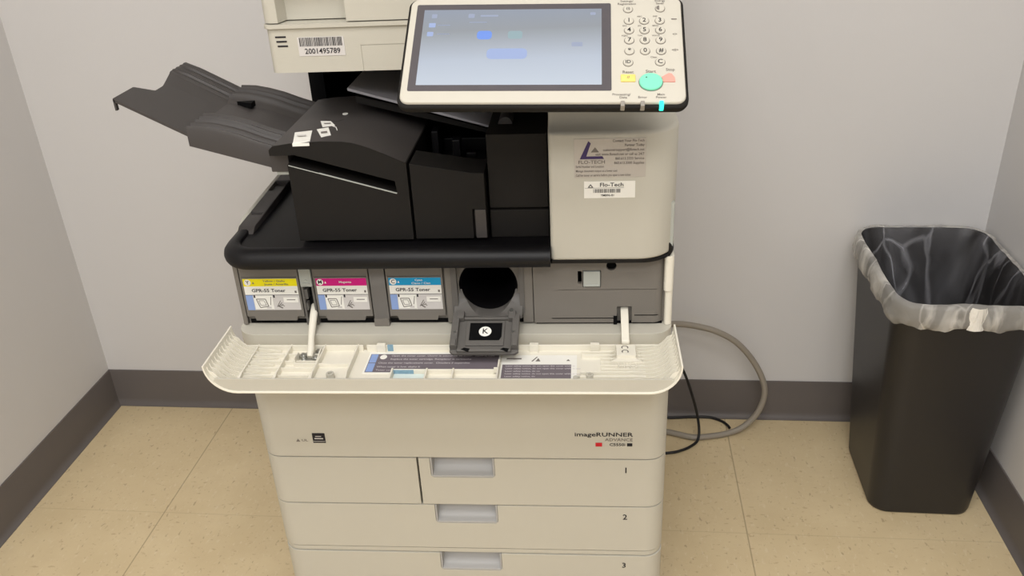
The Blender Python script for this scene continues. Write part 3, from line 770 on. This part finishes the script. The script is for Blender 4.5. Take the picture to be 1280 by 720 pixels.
# ---- output tray on the left, ribbed base and sliding extension
OT_pts = [(-.2080, .8790), (-.2300, .8850), (-.2520, .8925), (-.2780, .9030), (-.3000, .9095), (-.3220, .9140), (-.3440, .9150)]
def zbase(x):
    for i in range(len(OT_pts)-1):
        a, c = OT_pts[i], OT_pts[i+1]
        if c[0] <= x <= a[0]:
            t = (a[0]-x)/(a[0]-c[0]); return a[1]+(c[1]-a[1])*t
    return OT_pts[-1][1]
YF, YB = .075, .302
def ribh(y, n, y0, y1):
    t = (y-y0)/(y1-y0)*n; fr = t-math.floor(t); return .0052*(min(1, fr/.18) if fr < .18 else (1-fr)/.82)
def hb(x, y):
    """rib and trough height across the tray"""
    if y < .150: return .006 + ribh(y, 5, YF, .150)
    if y > .235: return .006 + ribh(y, 5, .235, YB)
    e = min(1, (y-.150)/.012, (.235-y)/.012); return .006*(1-e)
xs = [-.210-i*(.134/24) for i in range(25)]; ys = [YF+i*(YB-YF)/96 for i in range(97)]
b = B()
top = [[(x, y, zbase(x)+hb(x, y)) for y in ys] for x in xs]
bot = [[(x, y, min(.8985 - (x+.344)*.30, zbase(x)-.010)) for y in ys] for x in xs]
def grid_solid(b, top, bot):
    n, m = len(top), len(top[0]); V = [p for r in top for p in r]+[p for r in bot for p in r]; o = n*m; Fs = []
    for i in range(n-1):
        for j in range(m-1):
            a = i*m+j; Fs.append((a, a+1, a+m+1, a+m)); Fs.append((o+a, o+a+m, o+a+m+1, o+a+1))
    for i in range(n-1):
        a = i*m; Fs.append((a, a+m, o+a+m, o+a)); a = i*m+m-1; Fs.append((a, o+a, o+a+m, a+m))
    for j in range(m-1):
        a = j; Fs.append((a, o+a, o+a+1, a+1)); a = (n-1)*m+j; Fs.append((a, a+1, o+a+1, o+a))
    b.faces(V, Fs)
grid_solid(b, top, bot)
OT = b.obj('output_tray', BLKT, PR, angle=35)
b = B(); b.box(-.2255, -.2000, .045, .110, .8700, .8965); b.obj('tray_mount', BLKT, OT, bevel=.0015)
b = B()
XL = lambda y: -.4370+.020*max(0, min(1, (y-.140)/.020)) if y < .185 else -.4170-.012*min(1, (y-.185)/.060)
def zext(x): return .9130 + (-.340-x)*(.0530/.097)
def he(x, y):
    k = min(1, max(0, (y-.200)/.030)); up = .0030*k + (.8*ribh(y, 5, .235, YB) if y > .235 else 0)
    return up
ny = 90; nx = 16; Y0 = .080
ys = [Y0+i*(YB-.002-Y0)/ny for i in range(ny+1)]
top, bot = [], []
for i in range(nx+1):
    t = i/nx; r1, r2 = [], []
    for y in ys:
        x = -.318 + (XL(y)+.318)*t
        r1.append((x, y, zext(x)+he(x, y)*(1 if t < .8 else 1-.7*(t-.8)/.2)-.0015)); r2.append((x, y, zext(x)-.0060))
    top.append(r1); bot.append(r2)
grid_solid(b, top, bot)
b.box(-.4375, -.4350, .080, .086, .9480, .9630)
b.obj('tray_extension', BLKT, OT, angle=35)
b = B(); b.prism([(-.326, .218), (-.300, .222), (-.300, .205)], 'z', .9120, .9195); b.obj('tray_slot', DEEP, OT)

# ---- scanner and document feeder
b = B(); b.prism(rrect(-.2220, .3000, .100, .60, (.010, .03, .01, .01)), 'z', .9870, 1.0440)
b.prism(rrect(-.2240, .3000, .0965, .60, (.010, .03, .01, .01)), 'z', 1.0440, 1.0490)
SC = b.obj('scanner', BEIGE, PR, bevel=.0012, cut=[B().box(-.0995, -.0985, .05, .1008, .98, 1.020), B().box(-.0995, .2, .05, .1008, 1.0195, 1.0204)])
b = B()
for k in range(3): b.box(-.2100-(-k*.0008), -.1960+k*.0005, .0994, .1004, 1.0215+.0058*(2-k)-.001, 1.0235+.0058*(2-k)-.001)
b.obj('speaker_slots', INK, SC)
b = B(); y = .0994
b.box(-.1815, -.1205, y, .1002, 1.0080, 1.0320, 0)
x = -.1790
while x < -.1235:
    wd = random.choice((.0005, .0008, .0013)); b.faces([(x, y-.0003, 1.0205), (x+wd, y-.0003, 1.0205), (x+wd, y-.0003, 1.0315), (x, y-.0003, 1.0315)], [(0, 1, 2, 3)], 1); x += wd+random.choice((.0005, .0009))
b.text('2001495789', front(-.1500, y-.0004, 1.0140), .0096, 1, 'CENTER', 0, .98)
b.obj('barcode_sticker', [LABG, INK], SC, fix=False)
b = B(); b.prism(rrect(-.2235, .2990, .0990, .58, (.012, .03, .03, .03)), 'z', 1.0505, 1.1700)
b.obj('document_feeder', BEIGE, PR, bevel=.003, cut=[B().stack([[(x, y, z) for x, z in ((-.203+d, 1.0500), (-.114-d*.5, 1.0500), (-.114-d*.5, 1.1000), (-.203+d, 1.1000))] for y, d in ((.05, -.004), (.0992, 0), (.122, .005))])])

# ---- tilted control panel
TH = math.radians(35)
A0 = Vector((-.0105, -.12, 1.0042)); U = Vector((.9997, 0, -.0241)); V = Vector((.0138, .8192, .5733)); Nn = Vector((.0197, -.5735, .819))
PM = Matrix((U, V, Nn)).transposed().to_4x4(); PM.translation = A0
b = B(); b.M = PM
b.stack([[(x, y, z) for x, y in rrect(-.0030+d, .3050-d, -.0045+d, .1520-d, .012-d*.5)] for d, z in ((.004, -.0145), (.0012, -.0125), (0, -.009), (0, -.0045), (.0012, -.0032))])
CP = b.obj('control_panel', BLK, PR)
b = B(); b.M = PM
b.stack([[(x, y, z) for x, y in rrect(0+d, .3020-d, -.0005+d, .1490-d, .010-d*.5)] for d, z in ((0, -.0035), (0, -.0016), (.0008, -.0004), (.0022, 0))])
b.obj('panel_face', WHITE, CP)
b = B(); b.M = PM
b.stack([[(x, y, z) for x, y in rrect(.0075, .2248, .0150, .1392, .002)] for z in (-.001, .0004)])
b.obj('screen_bezel', BEZEL, CP)
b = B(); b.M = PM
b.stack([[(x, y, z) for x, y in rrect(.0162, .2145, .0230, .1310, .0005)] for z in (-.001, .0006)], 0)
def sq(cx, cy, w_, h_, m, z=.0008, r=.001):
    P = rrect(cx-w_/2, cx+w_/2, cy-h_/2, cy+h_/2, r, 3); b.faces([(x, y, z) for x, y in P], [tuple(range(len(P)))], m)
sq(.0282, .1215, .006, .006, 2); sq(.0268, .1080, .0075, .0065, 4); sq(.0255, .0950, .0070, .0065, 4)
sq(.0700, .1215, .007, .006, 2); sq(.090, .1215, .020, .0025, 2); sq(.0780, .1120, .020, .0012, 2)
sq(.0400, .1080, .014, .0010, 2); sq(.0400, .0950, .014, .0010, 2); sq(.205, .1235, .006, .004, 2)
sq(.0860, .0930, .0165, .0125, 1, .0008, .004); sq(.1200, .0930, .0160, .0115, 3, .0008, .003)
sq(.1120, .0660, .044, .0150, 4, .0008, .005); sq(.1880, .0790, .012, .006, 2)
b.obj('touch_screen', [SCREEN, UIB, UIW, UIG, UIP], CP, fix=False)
def key(cx, cy, ch, rx=.0050, ry=.0049, sz=.0082):
    b = B(); b.M = PM; n = 20
    R = lambda k, z: [(cx+rx*k*math.cos(2*PI*i/n), cy+ry*k*math.sin(2*PI*i/n), z) for i in range(n)]
    b.stack([R(1.12, .0001), R(1.12, .0003)], 2)
    b.stack([R(1, 0), R(1, .0010), R(.86, .0016)], 0)
    if ch == 'moon':
        b.faces([(cx-.001+.0032*math.cos(a), cy+.0032*math.sin(a), .0018) for a in [PI*.5+PI*i/8 for i in range(9)]], [tuple(range(9))], 2)
    elif ch: b.text(ch, Matrix.Translation((cx, cy, .0018)), sz, 1)
    b.obj('key', [WHITE, INK, INKG], CP, fix=False)
for r_, row in enumerate(('123', '456', '789', '*0#')):
    for c_, ch in enumerate(row):
        key((.2443, .2610, .2780)[c_], (.1125, .0986, .0842, .0690)[r_], ch)
key(.2426, .0530, 'ID', sz=.0062); key(.2765, .0534, 'C'); key(.2437, .1298, '(i)', sz=.0050); key(.2788, .1305, 'moon')
b = B(); b.M = PM; b.stack([[(x, y, z) for x, y in rrect(.2345+d, .2500-d, .0265+d, .0362-d, .001)] for d, z in ((0, 0), (0, .0012), (.0006, .0018))]); b.text('//', Matrix.Translation((.2423, .0313, .0020)), .005, 1)
b.obj('reset_button', [BTNY, INKG], CP, fix=False)
b = B(); b.M = PM; n = 40
R = lambda k, z: [(.2659+.0122*k*math.cos(2*PI*i/n), .0258+.0112*k*math.sin(2*PI*i/n), z) for i in range(n)]
b.stack([R(1.05, .0001), R(1.05, .0004)], 1); b.stack([R(1, 0), R(1, .0022), R(.93, .0030)], 0)
sc_ = [(.2612+.0008*math.cos(2*PI*i/10), .0305+.0008*math.sin(2*PI*i/10), .0032) for i in range(10)]; b.faces(sc_, [tuple(range(10))], 2)
b.obj('start_button', [BTNG, INKG, INK], CP, fix=False)
b = B(); b.M = PM
P = [(.2785, .0262), (.2915, .0262), (.2910, .0320), (.2880, .0372), (.2850, .0380), (.2820, .0360), (.2775, .0330)]
b.stack([[(x, y, z) for x, y in P] for z in (0, .0014)]); b.obj('stop_button', BTNR, CP, bevel=.0005)
b = B(); b.M = PM
def lab(s_, x, y, sz, al='CENTER'): b.text(s_, Matrix.Translation((x, y, .0003)), sz, 0, al)
lab('Reset', .2423, .0400, .0052); lab('Start', .2662, .0408, .0056); lab('Stop', .2868, .0432, .0052)
lab('Processing/', .2350, .0098, .0042); lab('Data', .2368, .0058, .0042); lab('Error', .2568, .0060, .0042); lab('Main', .2760, .0098, .0042); lab('Power', .2760, .0060, .0042)
lab('Settings/', .2425, .1422, .0042); lab('Registration', .2425, .1380, .0042); lab('Energy', .2790, .1425, .0042); lab('Saver', .2790, .1385, .0042)
for r_, row in enumerate((('', 'ABC', 'DEF'), ('GHI', 'JKL', 'MNO'), ('PQRS', 'TUV', 'WXYZ'))):
    for c_, s_ in enumerate(row):
        if s_: lab(s_, (.2395, .2560, .2730)[c_], (.1192, .1055, .0912)[r_], .0028)
lab('Clear', .2700, .0605, .0032)
sq(.2935, .1150, .0060, .0016, 0, .0003, .0004); lab('<>', .2935, .0930, .0045); lab('<0>', .2930, .0705, .0045)
b.obj('panel_lettering', INKG, CP, fix=False)
for x, m, nm in ((.2763, LED, 'power_light'), (.2362, CLEAR, 'status_light'), (.2568, CLEAR, 'status_light')):
    b = B(); b.M = PM; b.box(x-.0022, x+.0022, -.0052, .0018, -.0080, .0003); b.obj(nm, m, CP, bevel=.0006)
b = B(); b.prism([(-.075, 1.004), (-.02, .985), (.04, .972), (.12, .972), (.12, 1.045), (-.01, 1.045)], 'x', .02, .28)
b.obj('panel_arm', GLOSS, PR, bevel=.004)

# ------------------------------------------------------------------ cables
def smooth_path(P, sub=8):
    P = [Vector(p) for p in P]; out = []
    for i in range(len(P)-1):
        p0, p1, p2, p3 = P[max(i-1, 0)], P[i], P[i+1], P[min(i+2, len(P)-1)]
        for k in range(sub):
            t = k/sub
            out.append(.5*((2*p1)+(p2-p0)*t+(2*p0-5*p1+4*p2-p3)*t*t+(3*p1-p0-3*p2+p3)*t**3))
    out.append(P[-1]); return [tuple(p) for p in out]
def cable(name, P, r, m, label, cat='cable'):
    o = B().tube(smooth_path(P), r, n=12).obj(name, m); return tag(o, label, cat)
cable('power_cord', [(.3045, .600, .300), (.345, .635, .293), (.394, .660, .282), (.445, .665, .270), (.482, .662, .258), (.522, .660, .232), (.560, .660, .185), (.585, .655, .135), (.590, .652, .095), (.576, .648, .050), (.545, .640, .018), (.508, .630, .0075), (.470, .620, .0072), (.430, .616, .0072), (.385, .632, .0072), (.345, .645, .0072), (.318, .650, .0072)],
      .0068, CBLG, 'thick grey cable looping from the printer side down to the floor')
cable('network_cable', [(.3045, .590, .250), (.350, .62, .235), (.385, .638, .205), (.406, .640, .168), (.424, .638, .116), (.438, .632, .066), (.444, .620, .028), (.440, .604, .008), (.422, .586, .0040), (.400, .572, .0036), (.378, .564, .0036), (.33, .558, .0036), (.26, .56, .0036)],
      .0031, CBLB, 'thin black cable hanging in a loop and curling forward on the floor beside the printer')
cable('phone_cable', [(.22, .690, .0040), (.34, .695, .0040), (.391, .695, .0040), (.440, .699, .0042), (.480, .697, .0042), (.505, .683, .0040), (.516, .668, .0040), (.520, .656, .0040)],
      .0031, CBLB, 'short black cable end lying on the floor along the grey back baseboard', 'cable')

# ------------------------------------------------------------------ wastebasket
WB = empty('wastebasket', (.866, .505, 0), -.045)
tag(WB, 'tall black rectangular plastic wastebasket standing in the right corner', 'wastebasket')
BH = .495
def binloop(t, off=0, z=None, nn=10):
    """t: 0 base .. 1 rim"""
    x0 = -.100 + t*(-.128+.100); x1 = .097 + t*(.122-.097); y0 = -.128+t*(-.162+.128); y1 = .100 + t*(.178-.100)
    r = .036+.012*t
    return [(x, y, z if z is not None else t*BH) for x, y in rrect(x0-off, x1+off, y0-off, y1+off, r+off, nn)]
b = B()
L_ = [binloop(0, -.006, 0), binloop(0, -.001, .003), binloop(.02), binloop(.5), binloop(.94), binloop(.955, .004), binloop(.99, .005), binloop(1, .0035), binloop(1, 0), binloop(.985, -.003), binloop(.5, -.003), binloop(.02, -.003, .014)]
b.stack(L_)
b.obj('bin_body', BINM, WB, angle=45)
b = B(); b.box(-.028, .026, -.1500, -.1440, .3480, .3535); b.obj('molded_rib', BINM, WB, bevel=.0015)

TB = empty('trash_bag', (.866, .505, 0), -.045)
tag(TB, 'clear crumpled plastic trash bag lining the black wastebasket and folded over its rim', 'trash bag')
def hsh(i, k=0): 
    v = math.sin(i*12.9898+k*78.233)*43758.5453; return v-math.floor(v)
def wob(i, n, f, k): # periodic smooth noise around the loop
    s = 0
    for q, (ff, am) in enumerate(((f, .5), (f*2+1, .3), (f*4+3, .2))):
        s += am*math.sin(2*PI*ff*i/n + hsh(q, k)*6.28)
    return s
def loopn(t, off, z, n=220):
    P = binloop(t, off, z, 10)
    per = [0]
    for i in range(len(P)): per.append(per[-1]+(Vector(P[(i+1) % len(P)])-Vector(P[i])).length)
    out = []
    for k in range(n):
        s = per[-1]*k/n; i = max(j for j in range(len(P)) if per[j] <= s+1e-9)
        f = (s-per[i])/max(1e-9, per[i+1]-per[i]); out.append(Vector(P[i]).lerp(Vector(P[(i+1) % len(P)]), f))
    return out
n = 220
def ringw(t, off, z, amp, f, k, zamp=0):
    P = loopn(t, off, z); o = []
    for i, p in enumerate(P):
        d = Vector((p.x, p.y, 0)).normalized(); q = p + d*amp*wob(i, n, f, k); q.z += zamp*wob(i, n, f, k+9)
        o.append(tuple(q))
    return o
b = B()
rings = [ringw(1, -.0030, BH+.004, .0012, 8, 11, .002), ringw(1, .0045, BH+.0045, .0010, 9, 1, .002), ringw(.99, .0085, BH-.004, .0012, 9, 2), ringw(.97, .0105, BH-.013, .003, 11, 3), ringw(.95, .0115, BH-.024, .0035, 12, 4), ringw(.93, .0110, BH-.035, .004, 12, 5, .003), ringw(.915, .0075, BH-.043, .002, 12, 6, .005)]
b.stack(rings, cap0=False, cap1=False)
b.obj('folded_cuff', FILM_OUT, TB, fix=False, angle=180)
b = B()
rings = [ringw(1, .0045, BH+.003, .0010, 9, 1, .0012), ringw(1, -.002, BH+.002, .0010, 9, 1, .001), ringw(.97, -.009, BH-.015, .002, 7, 7), ringw(.88, -.014, BH-.06, .006, 6, 8), ringw(.7, -.017, BH-.15, .008, 5, 8), ringw(.5, -.018, BH-.25, .009, 5, 8), ringw(.25, -.018, .13, .009, 5, 8), ringw(.08, -.018, .035, .006, 5, 8)]
b.stack(rings, cap0=False, cap1=True)
b.obj('liner', FILM_IN, TB, fix=False, angle=180)
b = B()   # bright gathered fold at the middle of the front edge
kz = BH
b.stack([[(x0, -.1700-o1, z) for x0, o1 in ((-.016*s_, 0), (-.010*s_, .004), (-.003*s_, .006), (.004*s_, .005), (.011*s_, .004), (.016*s_, 0))] for z, s_ in ((kz+.004, .75), (kz-.006, .95), (kz-.018, .85), (kz-.030, .65), (kz-.040, .9))], cap0=False, cap1=False, closed=False)
b.obj('gathered_fold', FILM_KNOT, TB, fix=False, angle=180)
